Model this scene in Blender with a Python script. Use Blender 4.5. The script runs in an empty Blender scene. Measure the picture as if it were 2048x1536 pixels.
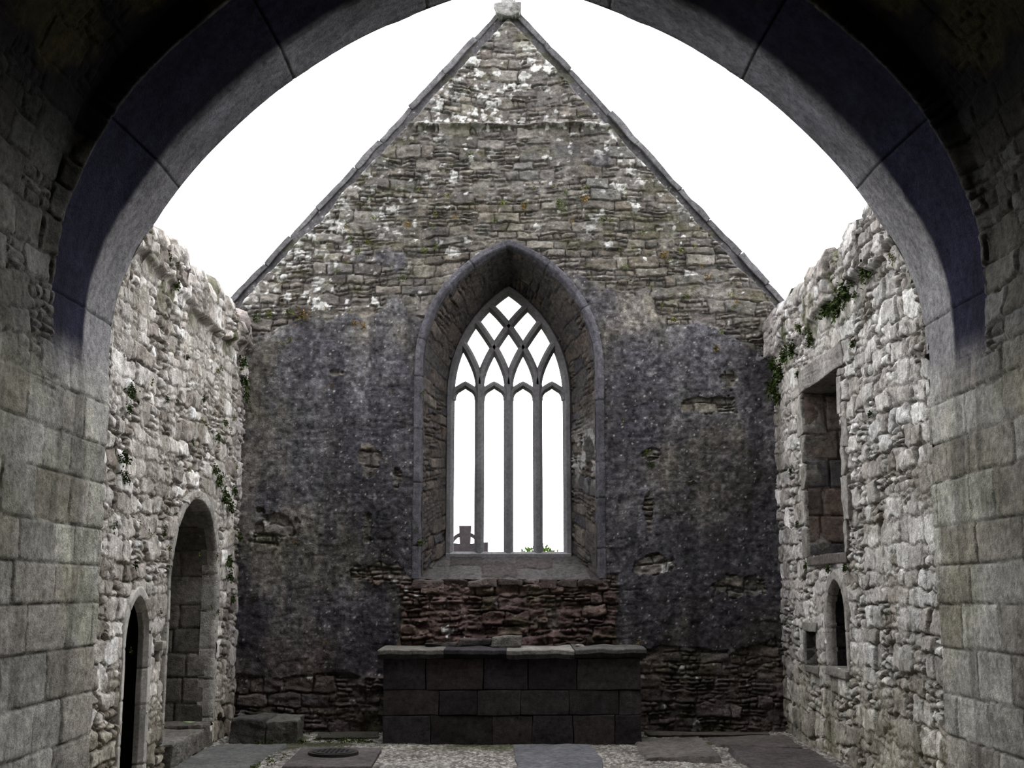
import bpy, bmesh, math, random
import numpy as np
from mathutils import Vector, Matrix, noise as mnoise

random.seed(11)
FLOOR = 0.10
sc = bpy.context.scene

# ------------------------------------------------------------------ helpers
def lin(c):
    c = np.array(c, dtype=float) / 255.0
    return np.where(c <= 0.04045, c / 12.92, ((c + 0.055) / 1.055) ** 2.4)

def hash2(ix, iy, seed):
    n = (np.asarray(ix).astype(np.int64) * 374761393 + np.asarray(iy).astype(np.int64) * 668265263 + seed * 974711) & 0x7fffffff
    n = ((n ^ (n >> 13)) * 1274126177) & 0x7fffffff
    n = n ^ (n >> 16)
    n = (n * 69069 + 12345) & 0x7fffffff
    n = n ^ (n >> 11)
    return (n & 0xffffff) / float(0xffffff)

def vnoise(x, y, seed=0):
    ix = np.floor(x); iy = np.floor(y)
    fx = x - ix; fy = y - iy
    fx = fx * fx * (3 - 2 * fx); fy = fy * fy * (3 - 2 * fy)
    a = hash2(ix, iy, seed); b = hash2(ix + 1, iy, seed)
    c = hash2(ix, iy + 1, seed); d = hash2(ix + 1, iy + 1, seed)
    return (a * (1 - fx) + b * fx) * (1 - fy) + (c * (1 - fx) + d * fx) * fy

def fbm(x, y, o=4, seed=0):
    s = 0; a = 1.0; t = 0
    for k in range(o):
        s = s + a * vnoise(x * 2 ** k + 17.3 * k, y * 2 ** k - 9.1 * k, seed + k)
        t += a; a *= 0.5
    return s / t

def sst(a, b, x):
    t = np.clip((x - a) / (b - a), 0, 1)
    return t * t * (3 - 2 * t)

def voronoi(x, y, seed, jit=0.85):
    ix = np.floor(x); iy = np.floor(y)
    f1 = np.full(x.shape, 9.0); f2 = np.full(x.shape, 9.0); idd = np.zeros(x.shape, dtype=np.int64)
    for dx in (-1, 0, 1):
        for dy in (-1, 0, 1):
            cx = ix + dx; cy = iy + dy
            px = cx + 0.5 + jit * (hash2(cx, cy, seed) - 0.5)
            py = cy + 0.5 + jit * (hash2(cx, cy, seed + 5) - 0.5)
            d = np.sqrt((px - x) ** 2 + (py - y) ** 2)
            cid = (cx.astype(np.int64) + 500) * 4099 + cy.astype(np.int64) + 500
            closer = d < f1
            f2 = np.where(closer, f1, np.minimum(f2, d))
            idd = np.where(closer, cid, idd)
            f1 = np.where(closer, d, f1)
    return f1, f2, idd

def coursed(x, z, seed, hr, lr, warp=0.02, wave=0.04):
    rg = np.random.RandomState(seed)
    zz = z + wave * (vnoise(x * 0.9, z * 0.9, seed) - 0.5) * 2 + warp * (fbm(x * 7, z * 7, 3, seed + 3) - 0.5) * 2
    xx = x + warp * 1.3 * (fbm(x * 7 + 40, z * 7, 3, seed + 4) - 0.5) * 2
    edges = [-1.5]
    while edges[-1] < 12: edges.append(edges[-1] + rg.uniform(*hr))
    edges = np.array(edges)
    r = np.clip(np.searchsorted(edges, zz) - 1, 0, len(edges) - 2)
    dz = np.minimum(zz - edges[r], edges[r + 1] - zz)
    dx = np.zeros_like(x); idd = np.zeros(x.shape, dtype=np.int64)
    lo, hi = xx.min() - 1, xx.max() + 1
    for k in np.unique(r):
        e = [lo - rg.uniform(0, lr[1])]
        while e[-1] < hi: e.append(e[-1] + rg.uniform(*lr))
        e = np.array(e); m = r == k
        q = np.clip(np.searchsorted(e, xx[m]) - 1, 0, len(e) - 2)
        dx[m] = np.minimum(xx[m] - e[q], e[q + 1] - xx[m]); idd[m] = k * 1009 + q
    dz = np.maximum(dz, 0); dx = np.maximum(dx, 0)
    d = dz * dx / (np.sqrt(dz ** 2 + dx ** 2) + 1e-6)
    return d, idd

def rubble(x, z, seed, big=(.12, .24), small=(.05, .10), lb=(.16, .42), ls=(.08, .24), warp=.035, frac=.45):
    """coursed rubble: large stones, part of them broken up into thin snecks"""
    d1, i1 = coursed(x, z, seed, big, lb, warp=warp, wave=.09)
    d2, i2 = coursed(x + 3.3, z + .02, seed + 50, small, ls, warp=warp, wave=.09)
    sm = rid(i1, 71) < frac
    d = np.where(sm, np.minimum(d1, d2), d1)
    idd = np.where(sm, i2 + i1 * 13 + 5, i1)
    return d, idd

def rid(idd, s): return hash2(idd, idd // 7 + 3, s)

def palette(idd, pal, seed, var=0.25):
    pal = np.array([lin(p) for p in pal])
    k = np.minimum((rid(idd, seed) * len(pal)).astype(int), len(pal) - 1)
    return pal[k] * (1 - var / 2 + var * rid(idd, seed + 1))[..., None]

def mixc(a, b, t):
    return a * (1 - t[..., None]) + b * t[..., None]

def link(ob, parent=None):
    sc.collection.objects.link(ob)
    if parent is not None: ob.parent = parent
    return ob

def empty(name, parent=None):
    e = bpy.data.objects.new(name, None); e.empty_display_size = 0.3
    return link(e, parent)

def set_col(me, col):
    at = me.color_attributes.new("Col", 'FLOAT_COLOR', 'POINT')
    c = np.ones((len(me.vertices), 4), dtype=np.float32); c[:, :3] = col
    at.data.foreach_set("color", c.ravel())

CEN = np.array([0.05, 11.5, 2.5])
def grid_surface(name, P, h, col, mat, mask=None, toward=CEN, parent=None, smooth=True):
    P = np.asarray(P, dtype=float)
    n, m, _ = P.shape
    N = np.cross(np.gradient(P, axis=0), np.gradient(P, axis=1))
    N /= (np.linalg.norm(N, axis=2, keepdims=True) + 1e-12)
    s = np.sign(np.mean(np.sum(N * (toward - P), axis=2))) or 1.0
    N *= s
    V = P + N * np.broadcast_to(h, (n, m))[..., None]
    idx = np.arange(n * m).reshape(n, m)
    q = np.stack([idx[:-1, :-1], idx[1:, :-1], idx[1:, 1:], idx[:-1, 1:]], axis=-1)
    if s < 0: q = q[..., ::-1]
    if mask is not None:
        fm = mask[:-1, :-1] & mask[1:, :-1] & mask[1:, 1:] & mask[:-1, 1:]
        q = q[fm]
    q = q.reshape(-1, 4)
    used = np.unique(q); re = np.full(n * m, -1); re[used] = np.arange(len(used))
    q = re[q]; V = V.reshape(-1, 3)[used]
    col = np.broadcast_to(col, (n, m, 3)).reshape(-1, 3)[used]
    me = bpy.data.meshes.new(name)
    me.from_pydata(V.tolist(), [], q.tolist())
    if smooth: me.polygons.foreach_set("use_smooth", np.ones(len(me.polygons), dtype=bool))
    set_col(me, col); me.materials.append(mat); me.update()
    return link(bpy.data.objects.new(name, me), parent)

# ------------------------------------------------------------------ materials
def mat_attr(name, rough=0.92, nscale=22, bump=0.5, lo=0.72, hi=1.25, base=None, spec=0.06, bdist=.02):
    m = bpy.data.materials.new(name); m.use_nodes = True
    nt = m.node_tree; N = nt.nodes; L = nt.links
    b = N["Principled BSDF"]; b.inputs["Roughness"].default_value = rough
    b.inputs["Specular IOR Level"].default_value = spec
    tc = N.new("ShaderNodeTexCoord")
    if base is None:
        at = N.new("ShaderNodeAttribute"); at.attribute_name = "Col"; csrc = at.outputs["Color"]
    else:
        rgb = N.new("ShaderNodeRGB"); rgb.outputs[0].default_value = (*lin(base), 1); csrc = rgb.outputs[0]
    n1 = N.new("ShaderNodeTexNoise"); n1.inputs["Scale"].default_value = nscale; n1.inputs["Detail"].default_value = 9; n1.inputs["Roughness"].default_value = 0.75
    mr = N.new("ShaderNodeMapRange"); mr.inputs[1].default_value = 0.34; mr.inputs[2].default_value = 0.66
    mr.inputs[3].default_value = lo; mr.inputs[4].default_value = hi
    n3 = N.new("ShaderNodeTexNoise"); n3.inputs["Scale"].default_value = nscale * 0.12; n3.inputs["Detail"].default_value = 5
    mr3 = N.new("ShaderNodeMapRange"); mr3.inputs[1].default_value = 0.3; mr3.inputs[2].default_value = 0.7
    mr3.inputs[3].default_value = 0.85; mr3.inputs[4].default_value = 1.15
    mul = N.new("ShaderNodeMath"); mul.operation = 'MULTIPLY'
    vm = N.new("ShaderNodeVectorMath"); vm.operation = 'SCALE'
    n2 = N.new("ShaderNodeTexNoise"); n2.inputs["Scale"].default_value = nscale * 3.2; n2.inputs["Detail"].default_value = 8; n2.inputs["Roughness"].default_value = 0.7
    bp = N.new("ShaderNodeBump"); bp.inputs["Strength"].default_value = bump; bp.inputs["Distance"].default_value = bdist
    for n in (n1, n2, n3): L.new(tc.outputs["Object"], n.inputs["Vector"])
    L.new(n1.outputs["Fac"], mr.inputs[0]); L.new(n3.outputs["Fac"], mr3.inputs[0])
    L.new(mr.outputs[0], mul.inputs[0]); L.new(mr3.outputs[0], mul.inputs[1])
    L.new(csrc, vm.inputs[0]); L.new(mul.outputs[0], vm.inputs["Scale"])
    L.new(vm.outputs[0], b.inputs["Base Color"])
    L.new(n2.outputs["Fac"], bp.inputs["Height"]); L.new(bp.outputs[0], b.inputs["Normal"])
    return m

M_STONE = mat_attr("rubble_stone", nscale=18, bump=0.9, lo=0.5, hi=1.5, bdist=.03)
M_DRESS = mat_attr("dressed_stone", nscale=24, bump=0.5, lo=0.68, hi=1.32)
M_GRAVEL = mat_attr("gravel", nscale=30, bump=0.8, lo=0.65, hi=1.35)
M_LEAF = mat_attr("foliage", nscale=15, bump=0.1, rough=0.7)
M_IRON = mat_attr("cast_iron", nscale=30, bump=0.4, base=(30, 26, 25), rough=0.6, spec=.3)
M_GRASS = mat_attr("grass", nscale=8, bump=0.8, base=(70, 88, 45))

# ------------------------------------------------------------------ outlines
def arch_outline(cx, w, z0, zs, apex, step=0.015):
    rise = apex - zs
    c = (rise ** 2 - w ** 2) / (2 * w); R = w + c
    nl = max(2, int((zs - z0) / step)); na = max(12, int(1.25 * math.hypot(w, rise) / step))
    left = [(-w, z0 + (zs - z0) * i / nl) for i in range(nl)]
    a1 = math.atan2(rise, c)
    arc = []
    for i in range(na + 1):
        a = a1 * i / na
        arc.append((c - R * math.cos(a), zs + R * math.sin(a)))
    half = left + arc
    full = half + [(-x, z) for x, z in half[-2::-1]]
    return np.array([(cx + x, z) for x, z in full])

def inside_arch(x, z, cx, w, z0, zs, apex):
    rise = apex - zs; c = (rise ** 2 - w ** 2) / (2 * w); R = w + c
    dx = np.abs(x - cx)
    top = zs + np.sqrt(np.maximum(R * R - (dx + c) ** 2, 0))
    return (dx < w) & (z > z0) & (z < top)

def resample(o, n):
    s = np.concatenate([[0], np.cumsum(np.linalg.norm(np.diff(o, axis=0), axis=1))])
    t = np.linspace(0, s[-1], n)
    return np.stack([np.interp(t, s, o[:, 0]), np.interp(t, s, o[:, 1])], 1), t

def onormals(o):
    g = np.gradient(o, axis=0); g /= np.linalg.norm(g, axis=1, keepdims=True) + 1e-9
    return np.stack([-g[:, 1], g[:, 0]], 1)

def ring(name, o, sections, mapf, colr, mat, parent, block=(0.3, 0.5), seed=1, toward=CEN, groove=0.008):
    s = np.concatenate([[0], np.cumsum(np.linalg.norm(np.diff(o, axis=0), axis=1))])
    nrm = onormals(o)
    sec = []
    for a, b in zip(sections[:-1], sections[1:]):
        k = max(1, int(math.hypot(b[0] - a[0], b[1] - a[1]) / 0.015))
        for i in range(k): sec.append((a[0] + (b[0] - a[0]) * i / k, a[1] + (b[1] - a[1]) * i / k))
    sec.append(sections[-1]); sec = np.array(sec)
    A = o[:, None, :] + nrm[:, None, :] * sec[None, :, 0, None]
    P = mapf(A[..., 0], A[..., 1], np.broadcast_to(sec[None, :, 1], A.shape[:2]))
    rg = np.random.RandomState(seed); e = [-rg.uniform(0, .2)]
    while e[-1] < s[-1] + .5: e.append(e[-1] + rg.uniform(*block))
    e = np.array(e); k = np.searchsorted(e, s) - 1
    d = np.minimum(s - e[k], e[k + 1] - s)
    S, T = np.meshgrid(s, np.arange(len(sec)) * 0.015, indexing='ij')
    h = -groove * (1 - sst(0.002, 0.012, d))[:, None] + 0.016 * (fbm(S * 6, T * 6, 5, seed) - .5)
    col = lin(colr)[None, None, :] * (0.85 + 0.3 * rid(k.astype(np.int64) + 13, seed))[:, None, None] * (0.6 + .8 * fbm(S * 3, T * 3, 5, seed + 2))[..., None]
    col = col * (1 - .6 * (1 - sst(.001, .007, d)))[:, None, None]
    return grid_surface(name, P, h, col, mat, parent=parent, toward=toward)

mapE = lambda a, z, d: np.stack([a, 14.3 + d, z], -1)
mapN = lambda a, z, d: np.stack([-3.13 - d, a, z], -1)
mapS = lambda a, z, d: np.stack([3.2 + d, a, z], -1)

# ------------------------------------------------------------------ beveled blocks in one mesh
def blocks_mesh(name, blocks, mat, parent=None, bevel=0.012, jit=0.008, rough=0.0, skew=0.0):
    bm = bmesh.new()
    lay = bm.verts.layers.float_color.new("Col")
    for (x0, x1, y0, y1, z0, z1, col, *rot) in blocks:
        tb = bmesh.new()
        bmesh.ops.create_cube(tb, size=1)
        for v in tb.verts:
            v.co = Vector(((x0 + x1) / 2 + v.co.x * (x1 - x0), (y0 + y1) / 2 + v.co.y * (y1 - y0), (z0 + z1) / 2 + v.co.z * (z1 - z0)))
            v.co += Vector([random.uniform(-jit, jit) for _ in range(3)])
        bmesh.ops.bevel(tb, geom=tb.edges[:], offset=bevel, segments=2, affect='EDGES', profile=0.6)
        if rough > 0:
            bmesh.ops.subdivide_edges(tb, edges=[e for e in tb.edges if e.calc_length() > 0.08], cuts=5, use_grid_fill=True)
            for v in tb.verts:
                v.co += mnoise.noise_vector(v.co * 6) * rough + mnoise.noise_vector(v.co * 17) * rough * .35
                if skew:
                    nv = mnoise.noise_vector(v.co * 2.2) * skew; v.co.x += nv.x; v.co.y += nv.y
        if rot:
            ang, piv = rot[0]
            R = Matrix.Rotation(ang, 4, 'Y')
            for v in tb.verts: v.co = R @ (v.co - Vector(piv)) + Vector(piv)
        vm = {}
        c = lin(col)
        for v in tb.verts:
            nv = bm.verts.new(v.co); g = .85 + .5 * abs(mnoise.noise(v.co * 5)); nv[lay] = (*(c * g), 1); vm[v] = nv
        for f in tb.faces: bm.faces.new([vm[v] for v in f.verts])
        tb.free()
    bmesh.ops.recalc_face_normals(bm, faces=bm.faces[:])
    me = bpy.data.meshes.new(name); bm.to_mesh(me); bm.free()
    me.materials.append(mat)
    return link(bpy.data.objects.new(name, me), parent)

def sweep(bm, path, sec):
    path = np.array(path, dtype=float)
    g = np.gradient(path, axis=0); g /= np.linalg.norm(g, axis=1, keepdims=True) + 1e-9
    nn = np.stack([-g[:, 1], g[:, 0]], 1)
    rows = []
    for p, n in zip(path, nn):
        rows.append([bm.verts.new((p[0] + n[0] * w, d, p[1] + n[1] * w)) for w, d in sec])
    k = len(sec)
    for a, b in zip(rows[:-1], rows[1:]):
        for i in range(k):
            bm.faces.new((a[i], a[(i + 1) % k], b[(i + 1) % k], b[i]))
    bm.faces.new(rows[0][::-1]); bm.faces.new(rows[-1])

# ================================================================== EAST WALL (gable)
CX = 0.03
st = 0.0115
xs = np.arange(-3.5, 3.56, st); zs_ = np.arange(FLOOR - 0.05, 9.1, st)
X, Z = np.meshgrid(xs, zs_, indexing='ij')
SL = 1.153
zr = 9.05 - SL * np.abs(X - 0.015)
dr = (zr - Z) / 1.526
d, idd = rubble(X, Z, 21, big=(.09, .17), small=(.04, .075), lb=(.14, .40), ls=(.08, .26), warp=.03, frac=.5)
rough_n = fbm(X * 10, Z * 16, 6, 5) - .5
hs = sst(0.0, 0.016, d) * (0.012 + 0.032 * rid(idd, 3)) + 0.045 * rough_n
pt = sst(.44, .64, fbm(X * 3.6, Z * 4.6, 6, 402))
hs = np.maximum(hs, (.018 + .05 * (fbm(X * 10, Z * 14, 6, 31) - .5)) * pt)
cs = palette(idd, [(114, 109, 104), (122, 118, 113), (104, 100, 97), (94, 90, 88), (128, 124, 118), (108, 102, 96), (106, 104, 102)], 8, 0.32)
cs = mixc(cs, np.broadcast_to(lin((76, 72, 69)), cs.shape), 0.8 * (1 - sst(0.001, 0.010, d)) * (1 - .6 * pt))
cs = mixc(cs, np.broadcast_to(lin((106, 103, 99)), cs.shape), .38 * pt)
cs = cs * (.60 + .80 * fbm(X * 11, Z * 16, 5, 222))[..., None]
redn = .25 * (fbm(X * 3, Z * 3, 4, 733) - .5)
red = sst(2.0, 1.7, Z) * sst(1.75, 1.35, np.abs(X + .15) + redn * 2) * sst(.7, 1.0, Z)
cs = mixc(cs, cs * np.array([0.84, 0.62, 0.60]), red * 0.85)
zq = Z + .06 * (vnoise(X * 3.1, Z * 0, 812) - .5) + .05 * (vnoise(X * 9, Z * 0, 813) - .5)
stp = (sst(1.64, 1.62, zq) + sst(1.49, 1.47, zq) + sst(1.35, 1.33, zq) + sst(1.2, 1.18, zq)) * sst(1.6, 1.35, np.abs(X + .1) + redn * 2)
hs = hs * (1 + .9 * red) + .02 * red + .036 * stp
Zn = Z + 1.3 * (fbm(X * 1.1 + 2, Z * .8, 5, 1501) - .5)
bias = sst(1.75, 2.0, Z) * sst(5.7, 4.6, Zn + 0.25 * np.abs(np.abs(X) - 1.4)) * 0.74
bias = np.maximum(bias, 0.50 * sst(-1.1, -1.4, X) * sst(0.55, 0.8, Z) * sst(2.3, 1.9, Z))
bias = np.maximum(bias, 0.62 * sst(1.1, 1.4, X) * sst(0.9, 1.2, Z) * sst(2.3, 1.9, Z))
bias = np.maximum(bias, 0.12)
pm = bias + (fbm(X * 1.6 + 3, Z * 1.6, 7, 77) - 0.5) * 0.95
for (hx, hz, rx, rz) in [(-2.7, 2.4, .36, .22), (-1.62, 3.2, .12, .24), (-1.62, 2.45, .09, .2), (1.68, 3.27, .12, .08), (1.74, 1.98, .24, .13), (2.4, 3.86, .37, .11),
                         (2.65, 4.15, .13, .13), (1.66, 2.6, .06, .3), (-1.5, 1.9, .32, .12), (2.7, 1.75, .27, .13), (2.2, 2.9, .07, .06), (-2.0, 4.25, .11, .05), (-1.28, 3.0, .05, .12)]:
    q = np.sqrt(((X - hx) / rx) ** 2 + ((Z - hz) / rz) ** 2)
    pm -= 0.75 * sst(1.4, 0.5, q + 1.2 * (fbm(X * 8, Z * 8, 4, 9) - .5))
pm = sst(0.28, 0.38, pm)
hp = 0.048 + 0.12 * (hs - 0.03) + 0.040 * (fbm(X * 1.7, Z * 1.7, 7, 44) - .5) + .020 * (fbm(X * 16, Z * 16, 4, 45) - .5)
cpl = mixc(np.broadcast_to(lin((94, 93, 97)), cs.shape), np.broadcast_to(lin((120, 115, 109)), cs.shape), sst(.42, .66, fbm(X * 1.3, Z * 1.0, 7, 61)))
cpl = mixc(cpl, np.broadcast_to(lin((64, 62, 68)), cs.shape), 0.8 * sst(.44, .64, fbm(X * 1.3 + 9, Z * 0.6, 7, 71)))
cpl = mixc(cpl, np.broadcast_to(lin((60, 58, 63)), cs.shape), 0.6 * sst(.48, .66, fbm(X * 4.5, Z * .7 + 4, 6, 171)))
cpl = mixc(cpl, np.broadcast_to(lin((66, 64, 69)), cs.shape), 0.5 * sst(1.6, 1.15, np.abs(X - CX)) * sst(1.9, 2.3, Z))
cpl = mixc(cpl, np.broadcast_to(lin((60, 57, 62)), cs.shape), 0.6 * sst(2.0, 2.8, X) * sst(4.2, 3.0, Z))
sp = fbm(X * 24, Z * 24, 3, 15)
cpl = cpl * (.7 + .6 * fbm(X * 9, Z * 9, 5, 19))[..., None]
cpl = mixc(cpl, cpl * 1.6 + .012, sst(.58, .74, sp)); cpl = mixc(cpl, cpl * .5, sst(.42, .28, sp))
h = hs * (1 - pm) + hp * pm
col = mixc(cs, cpl, pm)
al = sst(.50, .66, fbm(X * 2.0 + 7, Z * 1.6, 6, 911))
col = mixc(col, col * np.array([.97, .98, .84]), al * .5)
stk = sst(.52, .68, fbm(X * 6, Z * .5, 5, 921)) * sst(8.5, 6.5, Z)
col = col * (1 - .28 * stk)[..., None]
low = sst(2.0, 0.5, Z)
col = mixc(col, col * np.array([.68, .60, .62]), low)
edge = 0.15 + 0.07 * (fbm(X * 4, Z * 4, 3, 12) - .5)
sb = sst(edge, edge + 0.03, dr)
h = h * sb + (sb - 1) * 0.11
col = mixc(np.broadcast_to(lin((84, 83, 85)), cs.shape) * (0.7 + .6 * fbm(X * 5, Z * 5, 4, 3))[..., None], col, sb)
zl = 7.36 + 0.05 * (fbm(X * 3, Z * 0, 3, 18) - .5)
h = h - 0.05 * sst(zl, zl + .03, Z) * sb
h = h + 0.085 * np.exp(-((Z - zl) / 0.035) ** 2) * sb * (0.4 + .9 * vnoise(X * 5, Z * 0, 8))
wx = .9 * fbm(X * 18, Z * 18, 3, 1); wz = .9 * fbm(X * 18 + 9, Z * 18, 3, 2)
for (sc_, sd, dens) in ((6.0, 55, 1.0), (13, 155, .8)):
    f1, f2, vid = voronoi(X * sc_ + wx, Z * sc_ * 1.2 + wz, sd)
    grp = sst(.40, .62, fbm(X * 1.3 + sd, Z * 1.3, 4, sd + 1))
    lf = .75 + .5 * (X < 0)
    pres = (0.02 + (.10 + .75 * grp) * lf * np.exp(-np.maximum(dr - .15, 0) / 0.36) * sst(4.6, 5.6, Z) * sst(9.4, 7.6, Z) + 0.5 * np.exp(-((Z - 7.42) / .09) ** 2) + .16 * grp * sst(5.5, 7.0, Z)) * dens
    li = (rid(vid, 9) < pres) * sst(0.07, 0.0, f1 - (0.14 + 0.30 * rid(vid, 10)))
    li = li * sb * (1 - .8 * pm)
    col = mixc(col, np.broadcast_to(lin((204, 204, 201)), cs.shape), np.clip(li * (.35 + .65 * rid(vid, 12)), 0, .9)); h = h + li * .005
f1, f2, vid = voronoi(X * 26, Z * 26, 57)
li2 = (rid(vid, 9) < .09) * sst(0.05, 0.0, f1 - .3 * rid(vid, 10))
col = mixc(col, np.broadcast_to(lin((172, 170, 164)), cs.shape), li2 * .65)
ms = sst(.60, .72, fbm(X * 4 + 31, Z * 6, 5, 91)) * (1 - pm * .8)
col = mixc(col, np.broadcast_to(lin((74, 74, 50)), cs.shape), ms * .45)
mask = (Z <= zr) & ~inside_arch(X, Z, CX, 1.06, 1.80, 4.33, 5.80)
P = np.stack([X, np.full_like(X, 14.3), Z], -1)
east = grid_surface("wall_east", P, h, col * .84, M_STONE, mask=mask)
xs2 = np.arange(-3.5, 3.56, .04); zs2 = np.arange(0, 9.1, .04)
X2, Z2 = np.meshgrid(xs2, zs2, indexing='ij')
P2 = np.stack([X2, np.full_like(X2, 15.32), Z2], -1)
mk = (Z2 <= 9.03 - SL * np.abs(X2 - .015)) & ~inside_arch(X2, Z2, CX, .84, 2.0, 4.05, 5.55)
grid_surface("outer_face", P2, 0.0, np.broadcast_to(lin((110, 104, 98)), X2.shape + (3,)), M_STONE, mask=mk, toward=np.array([0, 30, 3.]), parent=east)

ang = math.atan(SL)
cop = []
for sgn in (-1, 1):
    s = 0.05; L = 3.58 / math.cos(ang)
    while s < L - .05:
        l = min(random.uniform(.45, .8), L - s + .02)
        a = s; b = s + l - .004
        th = random.uniform(.045, .065); yo = random.uniform(-.02, .02)
        g = random.randint(-10, 10)
        x0, x1 = (a, b) if sgn > 0 else (-b, -a)
        cop.append((.015 + x0, .015 + x1, 14.38 + yo, 15.36, 9.05 - .06, 9.05 + th - .045, (92 + g, 91 + g, 93 + g), (ang * sgn, (.015, 0, 9.05))))
        s += l
blocks_mesh("coping_stones", cop, M_STONE, parent=east, bevel=.012, jit=.006, rough=.018)
blocks_mesh("apex_stone", [(-.16, .18, 14.25, 15.38, 8.80, 8.97, (118, 117, 115)), (-.08, .09, 14.3, 15.1, 8.94, 9.08, (134, 134, 132))], M_STONE, parent=east, bevel=.03, jit=.03, rough=.04)
blocks_mesh("gable_shoulders", [(-3.52, -3.36, 14.4, 15.3, .0, 4.98, (100, 95, 90)), (3.38, 3.56, 14.4, 15.3, .0, 4.96, (100, 95, 90))], M_STONE, parent=east)

# ================================================================== EAST WINDOW
win = empty("window_1")
of = arch_outline(CX, 1.02, 1.83, 4.33, 5.77)
ring("surround", of, [(0.0, 0.20), (0.0, 0.03), (0.03, -0.045), (0.045, -0.06), (0.105, -0.06), (0.115, 0.03)], mapE, (80, 79, 84), M_STONE, win, block=(.35, .75), seed=4)
n = 620
A, tA = resample(arch_outline(CX, 1.02, 1.80, 4.33, 5.77), n)
B, tB = resample(arch_outline(CX, .745, 2.10, 4.08, 5.47), n)
m = 60
W = np.linspace(0, 1, m)
XY = A[:, None, :] * (1 - W)[None, :, None] + B[:, None, :] * W[None, :, None]
P = np.stack([XY[..., 0], 14.32 + .66 * np.broadcast_to(W, (n, m)), XY[..., 1]], -1)
T, D = np.meshgrid(tA, W * .72, indexing='ij')
d, idd = rubble(D + 5, T % 11.5, 31, big=(.12, .24), small=(.05, .09), warp=.03)
hh = sst(0, .016, d) * (.012 + .03 * rid(idd, 2)) + .03 * (fbm(T * 9, D * 9, 5, 3) - .5)
edgef = sst(0, .06, np.minimum(D, .72 - D))
hh = (hh - .03) * edgef
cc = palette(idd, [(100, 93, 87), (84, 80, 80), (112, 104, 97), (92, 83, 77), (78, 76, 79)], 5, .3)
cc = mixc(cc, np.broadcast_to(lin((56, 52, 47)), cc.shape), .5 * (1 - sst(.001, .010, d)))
gm = sst(.44, .58, fbm(T * 2.5, D * 4, 5, 66))
cc = mixc(cc, np.broadcast_to(lin((80, 77, 75)), cc.shape), gm * .75)
hh = hh * (1 - .6 * gm)
cc = mixc(cc, np.broadcast_to(lin((190, 188, 184)), cc.shape), .9 * sst(.5, .6, fbm(T * 5, D * 6, 4, 67)) * np.exp(-((T - (tA[-1] - 1.5)) / .3) ** 2))
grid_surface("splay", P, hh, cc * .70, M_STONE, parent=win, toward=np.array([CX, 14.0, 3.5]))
ax = np.linspace(-1, 1, 150); aw = np.linspace(-.07, 1, 55)
AX, AW = np.meshgrid(ax, aw, indexing='ij')
HW = 1.06 * (1 - AW) + .76 * AW
P = np.stack([CX + AX * HW, 14.32 + .66 * AW, 1.83 + .29 * AW], -1)
d, idd = coursed(P[..., 1], P[..., 0] + 3, 8, (.25, .5), (.3, .5), warp=.02, wave=.02)
hh = .014 * sst(0, .02, d) + .03 * (fbm(AX * 8, AW * 6, 5, 4) - .5)
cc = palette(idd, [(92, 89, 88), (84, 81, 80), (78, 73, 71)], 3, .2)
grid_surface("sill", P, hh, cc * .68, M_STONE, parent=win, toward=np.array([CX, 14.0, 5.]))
bl = []; x = -1.12
while x < 1.1:
    l = min(random.uniform(.12, .36), 1.16 - x); g = random.randint(-14, 10)
    bl.append((CX + x, CX + x + l - .01, 14.215 + random.uniform(-.03, .03), 14.5, 1.735 + random.uniform(-.03, .02), 1.825 + random.uniform(-.015, .008), (78 + g, 70 + g, 68 + g))); x += l
blocks_mesh("sill_course", bl, M_STONE, parent=win, bevel=.018, jit=.014, rough=.026)

# tracery
TC = 0.025; HWD = .72; PIT = .36; Y0 = 15.0
rise = 5.42 - 4.08; c_ = (rise ** 2 - HWD ** 2) / (2 * HWD); Rm = HWD + c_
def mainhalf(z):
    return HWD if z < 4.08 else math.sqrt(max(Rm * Rm - (z - 4.08) ** 2, 0)) - c_
sec = [(-.022, Y0 - .10), (.022, Y0 - .10), (.060, Y0 - .035), (.060, Y0 + .035), (.022, Y0 + .10), (-.022, Y0 + .10), (-.060, Y0 + .035), (-.060, Y0 - .035)]
thin = [(w * .88, Y0 + (dd - Y0) * .9) for w, dd in sec]
bm = bmesh.new()
mo = arch_outline(TC, HWD + .015, 2.08, 4.08, 5.44, .04)
sweep(bm, mo, [(w * 1.05, dd) for w, dd in sec])
sweep(bm, [(TC - .76, 2.11), (TC + .76, 2.11)], [(-.05, Y0 - .12), (.02, Y0 - .12), (.05, Y0 - .05), (.05, Y0 + .12), (-.05, Y0 + .12)])
for k in (-1, 0, 1):
    sweep(bm, [(TC + k * PIT, 2.1 + .2 * i) for i in range(11)] + [(TC + k * PIT, 4.22)], sec)
bx = [0, .008, .035, .09, .18, .36, .54, .72, .9, 1.1]
bz = [4.12, 4.26, 4.38, 4.52, 4.69, 4.96, 5.17, 5.33, 5.43, 5.5]
def smooth_curve(xs, zs):
    pts = [Vector((a, b, 0)) for a, b in zip(xs, zs)]
    out = []
    for i in range(len(pts) - 1):
        p0 = pts[max(i - 1, 0)]; p1 = pts[i]; p2 = pts[i + 1]; p3 = pts[min(i + 2, len(pts) - 1)]
        for k in range(6):
            t = k / 6
            out.append(.5 * ((2 * p1) + (p2 - p0) * t + (2 * p0 - 5 * p1 + 4 * p2 - p3) * t * t + (3 * p1 - p0 - 3 * p2 + p3) * t ** 3))
    return [(p.x, p.y) for p in out]
bc = smooth_curve(bx, bz)
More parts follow.
